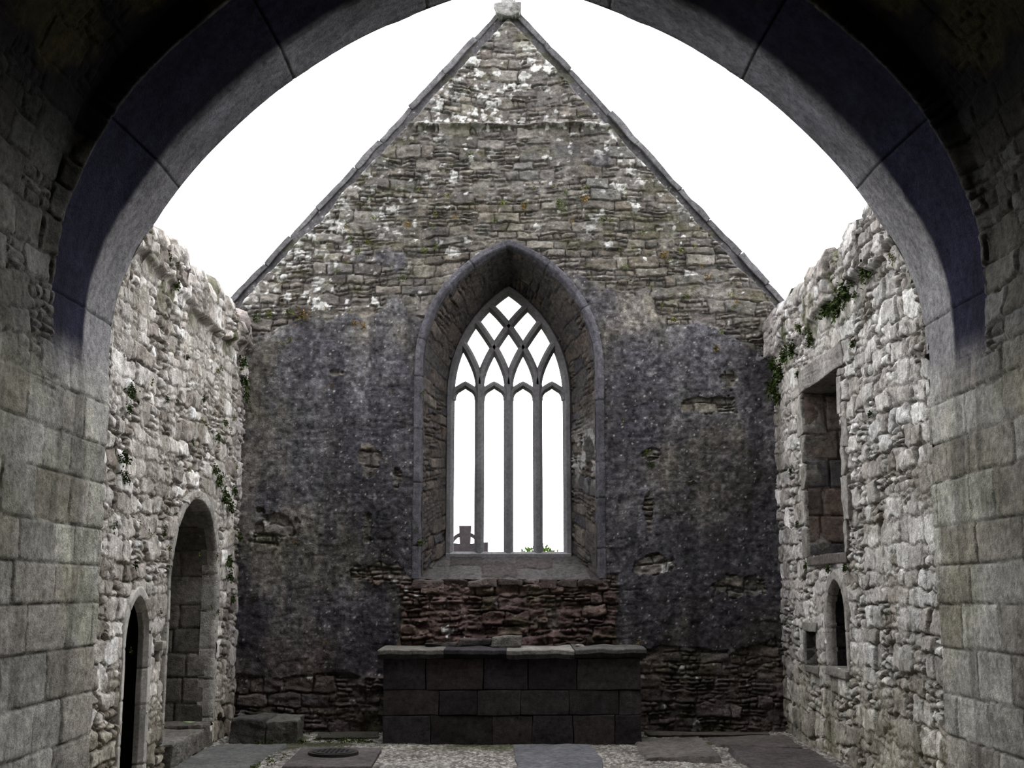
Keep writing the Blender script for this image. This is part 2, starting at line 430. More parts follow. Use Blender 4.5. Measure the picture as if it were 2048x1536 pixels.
for k in (-1, 0, 1):
    for sg in (-1, 1):
        path = []
        for (ux, uz) in bc:
            x = k * PIT + sg * ux
            path.append((TC + x, uz))
            if abs(x) > mainhalf(uz): break
        sweep(bm, path, thin)
for k in range(4):
    c0 = TC + (k - 1.5) * PIT; w = .158
    pts = []
    for i in range(25):
        a = math.pi * i / 24
        u = -math.cos(a)
        zz = 4.03 + .165 * math.sin(a) ** .85 + .03 * max(0, 1 - abs(u) * 2.2) ** 1.3
        pts.append((c0 + u * w, zz))
    sweep(bm, pts, [(w_ * .72, Y0 + (dd - Y0) * .8) for w_, dd in sec])
lay = bm.verts.layers.float_color.new("Col")
for v in bm.verts:
    g = .85 + .3 * mnoise.noise(v.co * 2)
    v[lay] = (*(lin((104, 103, 105)) * g), 1)
bmesh.ops.recalc_face_normals(bm, faces=bm.faces[:])
me = bpy.data.meshes.new("tracery"); bm.to_mesh(me); bm.free(); me.materials.append(M_DRESS)
link(bpy.data.objects.new("tracery", me), win)
ring("outer_reveal", arch_outline(CX, .745, 2.08, 4.08, 5.47, .03), [(0, .66), (0, .75), (.09, 1.02)], mapE, (100, 98, 98), M_DRESS, win, seed=9, toward=np.array([CX, 14.9, 3.5]))
blocks_mesh("outer_sill", [(-.85, .9, 15.04, 15.34, 1.98, 2.09, (110, 108, 105))], M_DRESS, parent=win)

# ================================================================== SIDE WALLS
def side_wall(name, xw, sg, seed, top, holes, pal, mort, parent=None):
    ys = np.arange(8.95, 14.42, .0125)
    ni = 380
    q = np.linspace(0, 1, ni)
    tz = top(ys)
    nt = 40; W = .75
    prof_z = FLOOR - .03 + q[:, None] * (tz[None, :] - FLOOR + .03)
    prof_x = np.zeros_like(prof_z)
    k = np.linspace(0, 1, nt + 1)[1:]
    ztop = tz[None, :] + .05 * np.sin(k * math.pi)[:, None]
    xtop = (k * W)[:, None] + np.zeros_like(ztop)
    zo = np.array([3.0, 1.5, 0.0])[:, None] + np.zeros((3, len(ys)))
    xo = np.full((3, len(ys)), W + .02)
    PZ = np.concatenate([prof_z, ztop, zo]); PX = np.concatenate([prof_x, xtop, xo])
    U = np.concatenate([prof_z, tz[None, :] + xtop, zo - 9])
    Yg = np.broadcast_to(ys, PZ.shape)
    P = np.stack([xw + sg * PX, Yg, PZ], -1)
    e, idd = rubble(Yg, U, seed, big=(.12, .22), small=(.05, .10), lb=(.14, .36), ls=(.08, .22), warp=.05, frac=.42)
    hs = sst(0, .017, e) * (.018 + .036 * rid(idd, 3)) + .055 * (fbm(Yg * 8, U * 10, 6, seed + 7) - .5)
    c = palette(idd, pal, 6 + seed, .32)
    c = mixc(np.broadcast_to(lin(mort), c.shape), c, sst(.001, .012, e))
    c = c * (.70 + .60 * fbm(Yg * 12, U * 14, 5, seed + 70))[..., None]
    pm = sst(.50, .58, fbm(Yg * 1.8, U * 1.8, 6, seed + 20))
    hs = hs * (1 - pm * .6) + .045 * pm * .6
    c = mixc(c, np.broadcast_to(lin((164, 160, 153)), c.shape) * (.65 + .7 * fbm(Yg * 9, U * 9, 5, 4))[..., None], pm * .45)
    ms = sst(.56, .68, fbm(Yg * 2.2 + 5, U * 2.2, 6, seed + 30))
    c = mixc(c, np.broadcast_to(lin((108, 103, 90)), c.shape), ms * .5)
    mg = sst(.56, .68, fbm(Yg * 3 + 15, U * 3, 6, seed + 35)) * (.14 + .85 * sst(3.9, 4.5, U) + .3 * sst(1.2, .4, U) * (U > -1))
    c = mixc(c, np.broadcast_to(lin((68, 72, 42)), c.shape), np.clip(mg, 0, 1) * .8)
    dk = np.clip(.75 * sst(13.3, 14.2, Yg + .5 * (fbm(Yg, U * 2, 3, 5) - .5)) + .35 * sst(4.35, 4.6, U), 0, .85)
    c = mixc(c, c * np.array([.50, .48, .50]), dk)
    gf = sst(1.3, .3, U) * (U > -1)
    c = mixc(c, c * np.array([.82, .80, .72]), gf)
    zo_ = 4.42 + .16 * (vnoise(Yg * 2.2, Yg * 0, seed + 50) - .5)
    hs = hs + sst(zo_, zo_ + .05, U) * (.03 + .09 * vnoise(np.floor(Yg * 2.7) * 1.7, Yg * 0, seed + 51)) * (U < 5.2)
    mask = np.ones(PZ.shape, bool)
    inner = np.zeros(PZ.shape, bool); inner[:ni] = True
    for f in holes: mask &= ~(inner & f(Yg, PZ))
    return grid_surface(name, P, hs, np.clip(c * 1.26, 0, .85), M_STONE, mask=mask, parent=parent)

def topN(y): return 4.78 + .02 * (11 - y) + .16 * (vnoise(np.floor(y * 3.1) * 1.37, y * 0, 3) - .5) + .10 * (fbm(y * 4, y * 0, 4, 5) - .5)
def topS(y): return 4.86 + .14 * (vnoise(np.floor(y * 2.7) * 1.37, y * 0, 13) - .5) + .12 * (fbm(y * 4, y * 0, 4, 15) - .5)
REC = (12.28, .90, .34, 1.72, 2.58)
DOR = (10.42, .29, .05, 1.28, 1.62)
PIS = (11.85, .30, .97, 1.42, 1.77)
WS = (11.42, 12.80, 2.05, 3.78)
AUM = (12.66, 13.08, .93, 1.27)
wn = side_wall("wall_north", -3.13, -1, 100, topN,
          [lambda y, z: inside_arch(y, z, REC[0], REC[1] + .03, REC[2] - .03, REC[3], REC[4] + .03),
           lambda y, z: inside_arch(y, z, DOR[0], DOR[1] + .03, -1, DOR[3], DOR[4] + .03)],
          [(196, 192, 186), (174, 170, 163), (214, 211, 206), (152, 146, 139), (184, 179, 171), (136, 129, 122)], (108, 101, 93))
ws_ = side_wall("wall_south", 3.2, 1, 200, topS,
          [lambda y, z: (y > WS[0]) & (y < WS[1]) & (z > WS[2]) & (z < WS[3]),
           lambda y, z: inside_arch(y, z, PIS[0], PIS[1] + .03, PIS[2], PIS[3], PIS[4] + .03),
           lambda y, z: (y > AUM[0]) & (y < AUM[1]) & (z > AUM[2]) & (z < AUM[3])],
          [(176, 175, 172), (160, 158, 154), (194, 193, 189), (140, 137, 132), (152, 147, 141), (168, 165, 160)], (102, 97, 91))

def panel(name, mapf, y0, y1, z0, z1, dep, pal, parent, seed, hr=(.2, .32), lr=(.3, .6), toward=CEN):
    ys = np.arange(y0, y1 + .015, .015); zs = np.arange(z0, z1 + .015, .015)
    Yg, Zg = np.meshgrid(ys, zs, indexing='ij')
    P = mapf(Yg, Zg, np.full_like(Yg, dep))
    d, idd = coursed(Yg, Zg, seed, hr, lr, warp=.008, wave=.01)
    h = .02 * sst(0, .015, d) + .012 * (fbm(Yg * 8, Zg * 8, 4, seed) - .5)
    c = palette(idd, pal, seed, .25); c = mixc(c, c * .5, 1 - sst(.001, .008, d))
    return grid_surface(name, P, h, c, M_DRESS, parent=parent, toward=toward)

def reveal(name, mapf, o, d0, d1, pal, parent, seed, toward, hr=(.22, .34)):
    s = np.concatenate([[0], np.cumsum(np.linalg.norm(np.diff(o, axis=0), axis=1))])
    dep = np.arange(d0, d1 + .015, .015)
    Pq = mapf(np.broadcast_to(o[:, None, 0], (len(o), len(dep))), np.broadcast_to(o[:, None, 1], (len(o), len(dep))), np.broadcast_to(dep, (len(o), len(dep))))
    S, D = np.meshgrid(s, dep, indexing='ij')
    d, idd = coursed(D, S % 11, seed, hr, (.3, .6), warp=.006, wave=.005)
    h = .015 * (sst(0, .015, d) - 1) + .014 * (fbm(S * 8, D * 8, 5, seed) - .5)
    c = palette(idd, pal, seed, .25); c = mixc(c, c * .5, 1 - sst(.001, .008, d))
    c = c * (.65 + .7 * fbm(S * 3, D * 4, 6, seed + 9))[..., None]
    return grid_surface(name, Pq, h, c, M_STONE, parent=parent, toward=toward)

DP = [(92, 86, 82), (104, 98, 92), (84, 76, 74), (112, 104, 98)]
rec = empty("arched_tomb_recess", wn)
o = arch_outline(*REC)
ring("arch_ring", o, [(0, .12), (0, -.01), (.015, -.045), (.10, -.05), (.12, .03)], mapN, (158, 155, 148), M_STONE, rec, block=(.22, .42), seed=2)
reveal("reveal", mapN, o, .06, .72, [(124, 119, 112), (112, 108, 102), (130, 126, 119), (102, 98, 93)], rec, 5, np.array([-3.4, REC[0], 1.5]))
panel("back", mapN, REC[0] - .95, REC[0] + .95, .1, 2.65, .70, DP, rec, 6)
blocks_mesh("bench", [(-3.80, -3.02, 11.42, 12.05, FLOOR, .33, (120, 117, 111)), (-3.80, -3.05, 12.06, 12.7, FLOOR, .31, (108, 104, 98)), (-3.80, -3.08, 12.71, 13.16, FLOOR, .34, (98, 94, 88))], M_STONE, parent=rec, bevel=.02, jit=.012, rough=.022)
dr_ = empty("door_1", wn)
o = arch_outline(DOR[0], DOR[1], DOR[2], DOR[3], DOR[4], .012)
ring("door_surround", o, [(0, .04), (0, -.01), (.025, -.02), (.03, -.045), (.11, -.05), (.13, .03)], mapN, (162, 159, 153), M_DRESS, dr_, block=(.3, .5), seed=12)
bm = bmesh.new()
lay = bm.verts.layers.float_color.new("Col")
XI = -3.17
v = [bm.verts.new(p) for p in [(XI, 9.9, 0.), (XI, 10.95, 0.), (XI, 10.95, 1.9), (XI, 9.9, 1.9), (-3.8, 9.9, 0.), (-3.8, 10.95, 0.), (-3.8, 10.95, 1.9), (-3.8, 9.9, 1.9)]]
for f in [(4, 5, 6, 7), (0, 4, 7, 3), (1, 2, 6, 5), (3, 7, 6, 2), (0, 1, 5, 4)]: bm.faces.new([v[i] for i in f])
oo = [tuple(p) for p in o[::6]]
vo = [bm.verts.new((XI, a, b)) for a, b in oo]
def outr(a, b):
    dx, dz = a - DOR[0], b - 1.0
    s_ = max(abs(dx) / .52, abs(dz) / .95, 1e-3); return DOR[0] + dx / s_, 1.0 + dz / s_
ve = [bm.verts.new((XI, *outr(a, b))) for a, b in oo]
for i in range(len(vo) - 1): bm.faces.new((vo[i], vo[i + 1], ve[i + 1], ve[i]))
for w in bm.verts: w[lay] = (*lin((54, 51, 50)), 1)
me = bpy.data.meshes.new("passage"); bm.to_mesh(me); bm.free(); me.materials.append(M_STONE)
link(bpy.data.objects.new("passage", me), dr_)
blocks_mesh("bracket", [(-3.18, -3.02, 10.95, 11.07, 1.18, 1.25, (150, 147, 140)), (-3.16, -3.06, 10.97, 11.05, 1.08, 1.18, (130, 127, 120))], M_DRESS, parent=dr_, bevel=.02, jit=.01)

w2 = empty("window_2", ws_)
o = np.array([(WS[0], WS[2]), (WS[0], WS[3]), (WS[1], WS[3]), (WS[1], WS[2]), (WS[0], WS[2])])
o, _ = resample(o, 420)
RP = [(104, 93, 88), (92, 89, 90), (124, 115, 107), (86, 82, 83), (114, 102, 95)]
reveal("embrasure", mapS, o, -.03, .62, RP, w2, 15, np.array([3.5, 12.1, 2.9]), hr=(.28, .4))
panel("blocking", mapS, WS[0] - .03, WS[1] + .03, WS[2] - .05, WS[3] + .03, .6, DP, w2, 16)
bl = [(3.135, 3.5, WS[0] - .22, WS[1] + .16, WS[3] - .01, WS[3] + .24, (134, 131, 126))]
z = WS[2] - .02; i = 0
while z < WS[3] - .05:
    hgt = min(random.uniform(.26, .4), WS[3] - .015 - z); g = random.randint(-12, 12)
    bl.append((3.14, 3.4, WS[1] + .002, WS[1] + (.12 if i % 2 else .24), z, z + hgt - .01, (128 + g, 125 + g, 119 + g)))
    g = random.randint(-12, 12)
    bl.append((3.145, 3.4, WS[0] - (.24 if i % 2 else .12), WS[0] - .002, z, z + hgt - .01, (142 + g, 139 + g, 134 + g)))
    z += hgt; i += 1
blocks_mesh("jambs_and_lintel", bl, M_STONE, parent=w2, bevel=.016, jit=.014, rough=.020)
blocks_mesh("sill", [(3.14, 3.82, WS[0] - .05, WS[1] + .05, WS[2] - .10, WS[2] + .0, (96, 90, 86))], M_STONE, parent=w2, bevel=.015, jit=.01, rough=.015)

pis = empty("piscina_niche", ws_)
o = arch_outline(*PIS, .012)
ring("piscina_surround", o, [(0, .04), (0, -.01), (.02, -.03), (.03, -.05), (.11, -.052), (.13, .03)], mapS, (152, 148, 142), M_STONE, pis, block=(.3, .5), seed=22)
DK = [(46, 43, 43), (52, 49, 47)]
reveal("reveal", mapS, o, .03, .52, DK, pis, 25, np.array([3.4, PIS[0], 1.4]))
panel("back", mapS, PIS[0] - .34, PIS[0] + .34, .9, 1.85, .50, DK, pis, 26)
blocks_mesh("basin_shelf", [(3.12, 3.70, PIS[0] - .36, PIS[0] + .36, .89, .965, (120, 116, 110))], M_STONE, parent=pis, bevel=.015, jit=.008, rough=.01)
aum = empty("wall_cupboard_niche", ws_)
o = np.array([(AUM[0], AUM[2]), (AUM[0], AUM[3]), (AUM[1], AUM[3]), (AUM[1], AUM[2]), (AUM[0], AUM[2])]); o, _ = resample(o, 130)
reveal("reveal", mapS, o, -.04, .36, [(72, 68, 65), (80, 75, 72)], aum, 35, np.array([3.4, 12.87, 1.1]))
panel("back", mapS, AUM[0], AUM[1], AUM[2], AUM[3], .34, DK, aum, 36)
blocks_mesh("frame", [(3.14, 3.3, AUM[0] - .08, AUM[1] + .08, AUM[3], AUM[3] + .10, (130, 127, 121)), (3.14, 3.3, AUM[0] - .08, AUM[1] + .08, AUM[2] - .08, AUM[2], (120, 117, 111)),
                      (3.14, 3.3, AUM[1], AUM[1] + .09, AUM[2], AUM[3], (124, 121, 115))], M_STONE, parent=aum, bevel=.012, jit=.008, rough=.01)

# ================================================================== CHANCEL ARCH + TOWER VAULT
AC = .09
hp_ = [(3.08, FLOOR - .03), (3.08, 1.0), (3.08, 2.0), (3.08, 3.0), (3.08, 3.35), (3.07, 3.7), (2.98, 4.1), (2.76, 4.52), (2.40, 5.02), (1.88, 5.54), (1.33, 5.93), (.85, 6.17), (.42, 6.34), (0, 6.46)]
half = smooth_curve([-a for a, b in hp_], [b for a, b in hp_]) + [(0, 6.46)]
full = half + [(-x, z) for x, z in half[-2::-1]]
prof_, tp = resample(np.array([(AC + x, z) for x, z in full]), 1150)
for _ in range(10):
    prof_[1:-1] = .5 * prof_[1:-1] + .25 * (prof_[:-2] + prof_[2:])
nr = onormals(prof_)
LT = tp[-1]; s_side = np.minimum(tp, LT - tp)
taper = sst(3.1, 5.2, s_side)
ysec = np.concatenate([np.arange(9.0, 6.6, -.0135), np.arange(6.6, -2.6, -.12)])
off = np.interp(-ysec, [-9.0, -8.47, -8.42, -7.88, -7.84, -7.74, -7.0, 3], [0, 0, .02, .22, .225, .38, .5, .5])
S, Yg = np.meshgrid(tp, ysec, indexing='ij')
OFF = off[None, :] * taper[:, None]
A = prof_[:, None, :] + nr[:, None, :] * OFF[..., None]
P = np.stack([A[..., 0], Yg, A[..., 1]], -1)
SS = np.broadcast_to(s_side[:, None], S.shape)
side = (S > LT / 2)
d, idd = coursed(Yg + side * 3.3, SS, 51, (.24, .38), (.36, .75), warp=.010, wave=.015)
tool = .005 * (fbm(Yg * 14, SS * 60 + Yg * 10, 3, 7) - .5)
hj = .014 * sst(0, .014, d) + .014 * rid(idd, 4) + .022 * (fbm(Yg * 5, SS * 12, 6, 6) - .5) + tool
cj = palette(idd + side * 991, [(162, 161, 154), (150, 148, 141), (170, 168, 161), (142, 138, 130), (156, 152, 144)], 9, .25)
cj = mixc(cj, cj * .35, (1 - sst(.001, .008, d)) * (.3 + .7 * (vnoise(Yg * 4, SS * 4, 6) > .4)))
cj = cj * (.62 + .76 * fbm(Yg * 5, SS * 5, 6, 41))[..., None]
grn = sst(.48, .66, fbm(Yg * 1.5, SS * 1.2, 6, 12)); cj = mixc(cj, cj * np.array([.88, .90, .74]), grn * .6)
std = sst(.52, .68, fbm(Yg * 5, SS * .8, 5, 512)); cj = cj * (1 - .35 * std)[..., None]
d2, iv = rubble(Yg + side * 9, SS, 401, big=(.16, .30), warp=.03, lb=(.25, .55), frac=.25)
hr_ = sst(0, .017, d2) * (.014 + .022 * rid(iv, 3)) + .04 * (fbm(Yg * 8, SS * 8, 6, 8) - .5)
cr = palette(iv, [(112, 112, 108), (98, 97, 92), (120, 118, 113), (90, 88, 82)], 4, .3)
cr = mixc(cr, cr * .5, 1 - sst(.001, .010, d2))
rub = sst(2.7, 3.3, SS + .6 * (fbm(Yg * 2, SS * 2, 3, 14) - .5)) * sst(8.1, 7.9, Yg)
rg = np.random.RandomState(8); ve_ = [3.6]
while ve_[-1] < LT / 2 + 1: ve_.append(ve_[-1] + rg.uniform(.8, 1.25))
ve_ = np.array([-9.] + list(ve_)); kk = np.clip(np.searchsorted(ve_, SS) - 1, 0, len(ve_) - 2)
dv = np.minimum(np.abs(SS - ve_[kk]), np.abs(ve_[kk + 1] - SS))
hv = -.010 * (1 - sst(.002, .012, dv)) + .026 * (fbm(SS * 4, Yg * 7, 6, 3) - .5)
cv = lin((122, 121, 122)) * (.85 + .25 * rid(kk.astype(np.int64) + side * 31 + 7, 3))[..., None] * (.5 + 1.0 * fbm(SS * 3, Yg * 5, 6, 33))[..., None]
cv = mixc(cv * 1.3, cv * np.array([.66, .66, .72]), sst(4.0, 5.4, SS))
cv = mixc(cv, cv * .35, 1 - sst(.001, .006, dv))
band_shade = sst(8.46, 8.40, Yg) * sst(2.9, 3.4, SS)  # shade of the chamfer facing away from the sky, painted into the voussoir colour
cv = mixc(cv, cv * np.array([.07, .07, .14]), band_shade)
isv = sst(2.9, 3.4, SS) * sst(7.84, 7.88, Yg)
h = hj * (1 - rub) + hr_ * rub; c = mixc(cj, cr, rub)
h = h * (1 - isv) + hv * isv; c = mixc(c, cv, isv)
vault_shade = sst(3.5, 4.8, SS) * sst(7.88, 7.84, Yg)
cvlt = mixc(np.broadcast_to(lin((13, 12, 12)), c.shape), np.broadcast_to(lin((40, 36, 18)), c.shape), sst(.52, .68, fbm(Yg * 2, SS * 2, 6, 81)))  # deep vault occlusion painted as near-black stone, with brown-green moss patches
c = mixc(c, cvlt * (.6 + .8 * fbm(Yg * 6, SS * 6, 4, 5))[..., None], vault_shade); h = h * (1 - .5 * vault_shade)
arch = empty("chancel_arch")
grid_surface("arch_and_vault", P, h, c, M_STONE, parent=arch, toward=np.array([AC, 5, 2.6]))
n = len(prof_); k = np.linspace(0, 1, 30)
O = prof_ - np.array([AC, 3.3])
sc_o = np.minimum(5 / (np.abs(O[:, 0]) + 1e-6), 7.5 / (np.abs(O[:, 1]) + 1e-6))
outer = np.where((prof_[:, 1] < 3.3)[:, None], np.stack([np.sign(O[:, 0]) * 5 + AC, prof_[:, 1]], 1),
                 np.stack([AC + O[:, 0] * sc_o, 3.3 + O[:, 1] * sc_o], 1))
Q = prof_[:, None, :] * (1 - k)[None, :, None] + outer[:, None, :] * k[None, :, None]
P = np.stack([Q[..., 0], np.full(Q.shape[:2], 9.0), Q[..., 1]], -1)
d, idd = coursed(Q[..., 0], Q[..., 1], 61, (.12, .25), (.2, .5))
grid_surface("tower_east_face", P, 0.0, palette(idd, [(130, 126, 121), (144, 140, 134), (118, 116, 112)], 3, .3), M_STONE, parent=arch)
bl = [(-5.0, 5.2, -3.1, -2.5, 0, 8.0, (80, 76, 70)), (-5.0, 5.2, -3.0, 8.9, 7.4, 7.7, (80, 76, 70)), (-5.1, -4.9, -3, 8.95, 0, 7.6, (90, 84, 78)), (5.1, 5.3, -3, 8.95, 0, 7.6, (90, 84, 78))]
blocks_mesh("tower_shell", bl, M_STONE, parent=arch, bevel=.01, jit=0)

# ================================================================== ALTAR
alt = empty("stone_altar")
AX0, AX1, AY0, AZ = -1.30, 1.42, 13.18, .99
bl = []
zc = [FLOOR, .40, .66, AZ]
for r in range(3):
    x = AX0
    while x < AX1 - .01:
        l = random.uniform(.34, .68)
        if AX1 - (x + l) < .2: l = AX1 - x
        g = random.randint(-5, 6); b = random.choice([(56, 51, 52), (52, 48, 51), (59, 53, 52), (53, 50, 52)])
        yo = random.uniform(-.008, .008)
        bl.append((x + .003, x + l - .003, AY0 + yo, AY0 + .3, zc[r] + .003, zc[r + 1] - .003, tuple(max(20, q + g) for q in b)))
        x += l
    for sx in (AX0, AX1 - .25):
        y = AY0 + .3
        while y < 13.8:
            bl.append((sx, sx + .25, y + .003, min(y + .42, 13.98), zc[r] + .003, zc[r + 1] - .003, (52, 48, 48))); y += .42
bl.append((AX0 + .2, AX1 - .2, AY0 + .25, 13.98, FLOOR, AZ - .02, (50, 46, 46)))
blocks_mesh("body", bl, M_STONE, parent=alt, bevel=.009, jit=.004, rough=.008)
bm = bmesh.new(); lay = bm.verts.layers.float_color.new("Col")
prof_s = [(.30, AZ - .005), (.0, AZ - .005), (-.015, AZ + .0), (-.05, AZ + .035), (-.06, AZ + .045), (-.06, AZ + .08), (-.05, AZ + .09), (.30, AZ + .095), (.83, AZ + .095)]
cuts = [-1.36, -.66, .0, .72, 1.48]
cl = [(108, 105, 100), (58, 56, 58), (128, 125, 120), (88, 86, 83)]
for i in range(4):
    xa, xb = cuts[i] + .003, cuts[i + 1] - .003
    nx = 24; rows = []
    dz = random.uniform(-.008, .008)
    for a in range(nx + 1):
        x = xa + (xb - xa) * a / nx
        rows.append([bm.verts.new((x, AY0 + p + .02 * mnoise.noise(Vector((x * 6, p * 5, 1))), zz + dz + .018 * mnoise.noise(Vector((x * 5, p * 6, 7))))) for p, zz in prof_s])
    for j_, v in enumerate(sum(rows, [])):
        jj = j_ % len(prof_s); f = .55 if jj < 4 else 1.0
        v[lay] = (*(lin(cl[i]) * f * (.65 + .7 * abs(mnoise.noise(v.co * 4)))), 1)
    for a in range(nx):
        for j in range(len(prof_s) - 1): bm.faces.new((rows[a][j], rows[a][j + 1], rows[a + 1][j + 1], rows[a + 1][j]))
    bm.faces.new(rows[0]); bm.faces.new(rows[-1][::-1])
bmesh.ops.recalc_face_normals(bm, faces=bm.faces[:])
me = bpy.data.meshes.new("mensa"); bm.to_mesh(me); bm.free(); me.materials.append(M_STONE); link(bpy.data.objects.new("mensa", me), alt)
blocks_mesh("altar_blocks", [(-.16, .17, 13.6, 13.88, AZ + .09, AZ + .20, (104, 101, 97)), (-.52, -.17, 13.66, 13.92, AZ + .09, AZ + .17, (76, 72, 70)),
                             (-.9, -.54, 13.72, 13.94, AZ + .09, AZ + .14, (70, 66, 64)), (.75, .85, 13.6, 13.68, AZ + .09, AZ + .12, (150, 147, 141))], M_STONE, parent=alt, bevel=.02, jit=.015, rough=.016)

# ================================================================== FLOOR
ys = np.arange(10.4, 14.5, .0125); xs = np.arange(-3.3, 3.4, .0125)
X, Y = np.meshgrid(xs, ys, indexing='ij')
f1, f2, iv = voronoi(X / .032, Y / .032, 300)
h = .012 * sst(.0, .35, f2 - f1) * (.4 + rid(iv, 2)) + .05 * (fbm(X * 1.5, Y * 1.5, 5, 3) - .5)
c = palette(iv, [(136, 133, 127), (116, 112, 105), (100, 96, 90), (154, 151, 146), (88, 84, 80)], 4, .3)
gr = sst(.48, .60, fbm(X * 1.6, Y * 1.6, 5, 9)) * sst(12.4, 13.1, Y)
c = mixc(c, np.broadcast_to(lin((58, 62, 36)), c.shape), gr * .8)
dirt = sst(.5, .65, fbm(X * 2.2 + 5, Y * 2.2, 5, 19)); c = mixc(c, c * .6, dirt * .7)
floor = grid_surface("floor", np.stack([X, Y, np.full_like(X, FLOOR)], -1), h, c, M_GRAVEL, toward=np.array([0, 12, 9.]))
xs = np.arange(-3.3, 3.5, .1); ys = np.arange(-2.7, 10.5, .1)
X, Y = np.meshgrid(xs, ys, indexing='ij')
grid_surface("floor_west", np.stack([X, Y, np.full_like(X, FLOOR)], -1), 0., np.broadcast_to(lin((125, 120, 110)), X.shape + (3,)), M_GRAVEL, toward=np.array([0, 5, 9.]), parent=floor)

def slab(name, x0, x1, y0, y1, col, z1=.14):
    return blocks_mesh(name, [(x0, x1, y0, y1, FLOOR - .02, z1, col)], M_STONE, bevel=.012, jit=.03, rough=.012, skew=.05)
slab("grave_slab", -2.98, -2.3, 11.1, 13.05, (100, 101, 99))
slab("grave_slab", .08, .87, 10.9, 13.02, (94, 94, 97))
slab("grave_slab", 1.34, 2.05, 11.9, 13.35, (92, 88, 84))
slab("grave_slab", 2.2, 3.0, 11.3, 12.6, (76, 72, 70))
slab("grave_slab", 2.15, 3.0, 12.8, 13.6, (82, 78, 75))
slab("grave_slab", 1.55, 2.9, 13.75, 14.02, (74, 70, 65))
slab("grave_slab", -2.1, -1.4, 13.65, 14.02, (74, 72, 66))
dc = empty("drain_cover")
blocks_mesh("drain_frame_slab", [(-2.03, -1.24, 11.4, 12.55, FLOOR - .02, .145, (86, 82, 80))], M_STONE, parent=dc, bevel=.012, jit=.02, rough=.005)
bm = bmesh.new()
for r, z0, z1 in ((.24, .15, .166), (.20, .166, .172)):
    bmesh.ops.create_cone(bm, cap_ends=True, segments=48, radius1=r, radius2=r, depth=z1 - z0 + .01, matrix=Matrix.Translation((-1.66, 12.12, (z0 + z1) / 2)))
for i in range(-3, 4):
    for j in range(-3, 4):
        if i * i + j * j < 11: bmesh.ops.create_cube(bm, size=.022, matrix=Matrix.Translation((-1.66 + i * .045, 12.12 + j * .045, .173)))
me = bpy.data.meshes.new("iron_lid"); bm.to_mesh(me); bm.free(); me.materials.append(M_IRON); link(bpy.data.objects.new("iron_lid", me), dc)
blocks_mesh("fallen_stone_block", [(-2.93, -2.52, 13.3, 13.85, FLOOR - .01, .36, (78, 76, 73)), (-2.51, -2.22, 13.28, 13.8, FLOOR - .01, .34, (90, 88, 83))], M_STONE, bevel=.02, jit=.02, rough=.03)

# ================================================================== FERNS / MOSS
class Clump:
    def __init__(s): s.bm = bmesh.new(); s.lay = s.bm.verts.layers.float_color.new("Col")
    def tuft(s, p, nrm, size, n, colr):
        p = Vector(p); nrm = Vector(nrm).normalized()
        size *= .8
        for _ in range(int(n * 2.4)):
            d = Vector((random.gauss(0, 1), random.gauss(0, 1), random.gauss(0, 1) + .2)).normalized() + nrm * .6
            d.normalize(); sd = d.cross(Vector((random.uniform(-1, 1), random.uniform(-1, 1), random.uniform(-1, 1)))).normalized()
            L = size * random.uniform(.25, .65); w = L * random.uniform(.2, .38)
            b = p + Vector([random.gauss(0, size * .5) for _ in range(3)])
            b -= nrm * (b - p).dot(nrm) * .7
            dr = Vector((0, 0, -1)) * L * random.uniform(.1, .4)
            q = [b, b + d * L * .5 + sd * w, b + d * L + dr, b + d * L * .5 - sd * w]
            vs = [s.bm.verts.new(a) for a in q]
            g = random.uniform(.55, 1.3); c = lin(colr) * g * .72
            for v in vs: v[s.lay] = (*c, 1)
            s.bm.faces.new(vs)
    def done(s, name, parent):
        me = bpy.data.meshes.new(name); s.bm.to_mesh(me); s.bm.free(); me.materials.append(M_LEAF)
        link(bpy.data.objects.new(name, me), parent)
G1, G2, G3, OR = (80, 94, 40), (60, 74, 36), (98, 104, 48), (132, 108, 46)
E_, N_, S_, F_ = Clump(), Clump(), Clump(), Clump()
def onE(x, z, s=.045, n=26, c=G1): E_.tuft((x, 14.245, z), (0, -1, .2), s, n, c)
rg = random.Random(5)
cnt = 0
while cnt < 60:
    x = rg.uniform(-2.8, 2.9); z = rg.gauss(5.8, .6)
    if z > 9.03 - 1.153 * abs(x) - .5 or z < 4.3 or (abs(x) < 1.25 and z < 6.0): continue
    onE(x, z, rg.uniform(.03, .06), 18, rg.choice([G1, G1, G3, OR])); cnt += 1
for k in range(34):
    x = rg.choice([-1, 1]) * rg.uniform(1.2, 3.0); z = rg.uniform(1.0, 4.3)
    onE(x, z, rg.uniform(.02, .045), 12, rg.choice([G1, G3, OR, G2]))
for x, z, s, c in [(-2.6, 4.98, .07, G1), (-2.85, 4.96, .06, G3), (-3.0, 4.9, .07, G2), (.65, 6.35, .07, G1), (.95, 6.4, .06, OR), (-.05, 6.35, .05, G3), (.2, 6.3, .05, OR), (-1.0, 5.75, .05, G3), (-.85, 5.8, .05, G1),
                   (-2.45, 4.95, .09, (110, 90, 60)), (1.9, 5.7, .06, OR), (2.1, 5.75, .05, G3), (2.5, 4.55, .05, OR), (1.65, 3.3, .05, G1), (1.7, 3.15, .05, G2), (-1.0, 2.25, .06, G2), (-1.05, 2.4, .04, G1), (-1.0, 4.0, .03, G1)]:
    onE(x, z, s, 34, c)
def onN(y, z, s, n=40, c=G2): N_.tuft((-3.07, y, z), (1, -.2, .1), s, n, c)
def onS(y, z, s, n=40, c=G2): S_.tuft((3.14, y, z), (-1, -.2, .1), s, n, c)
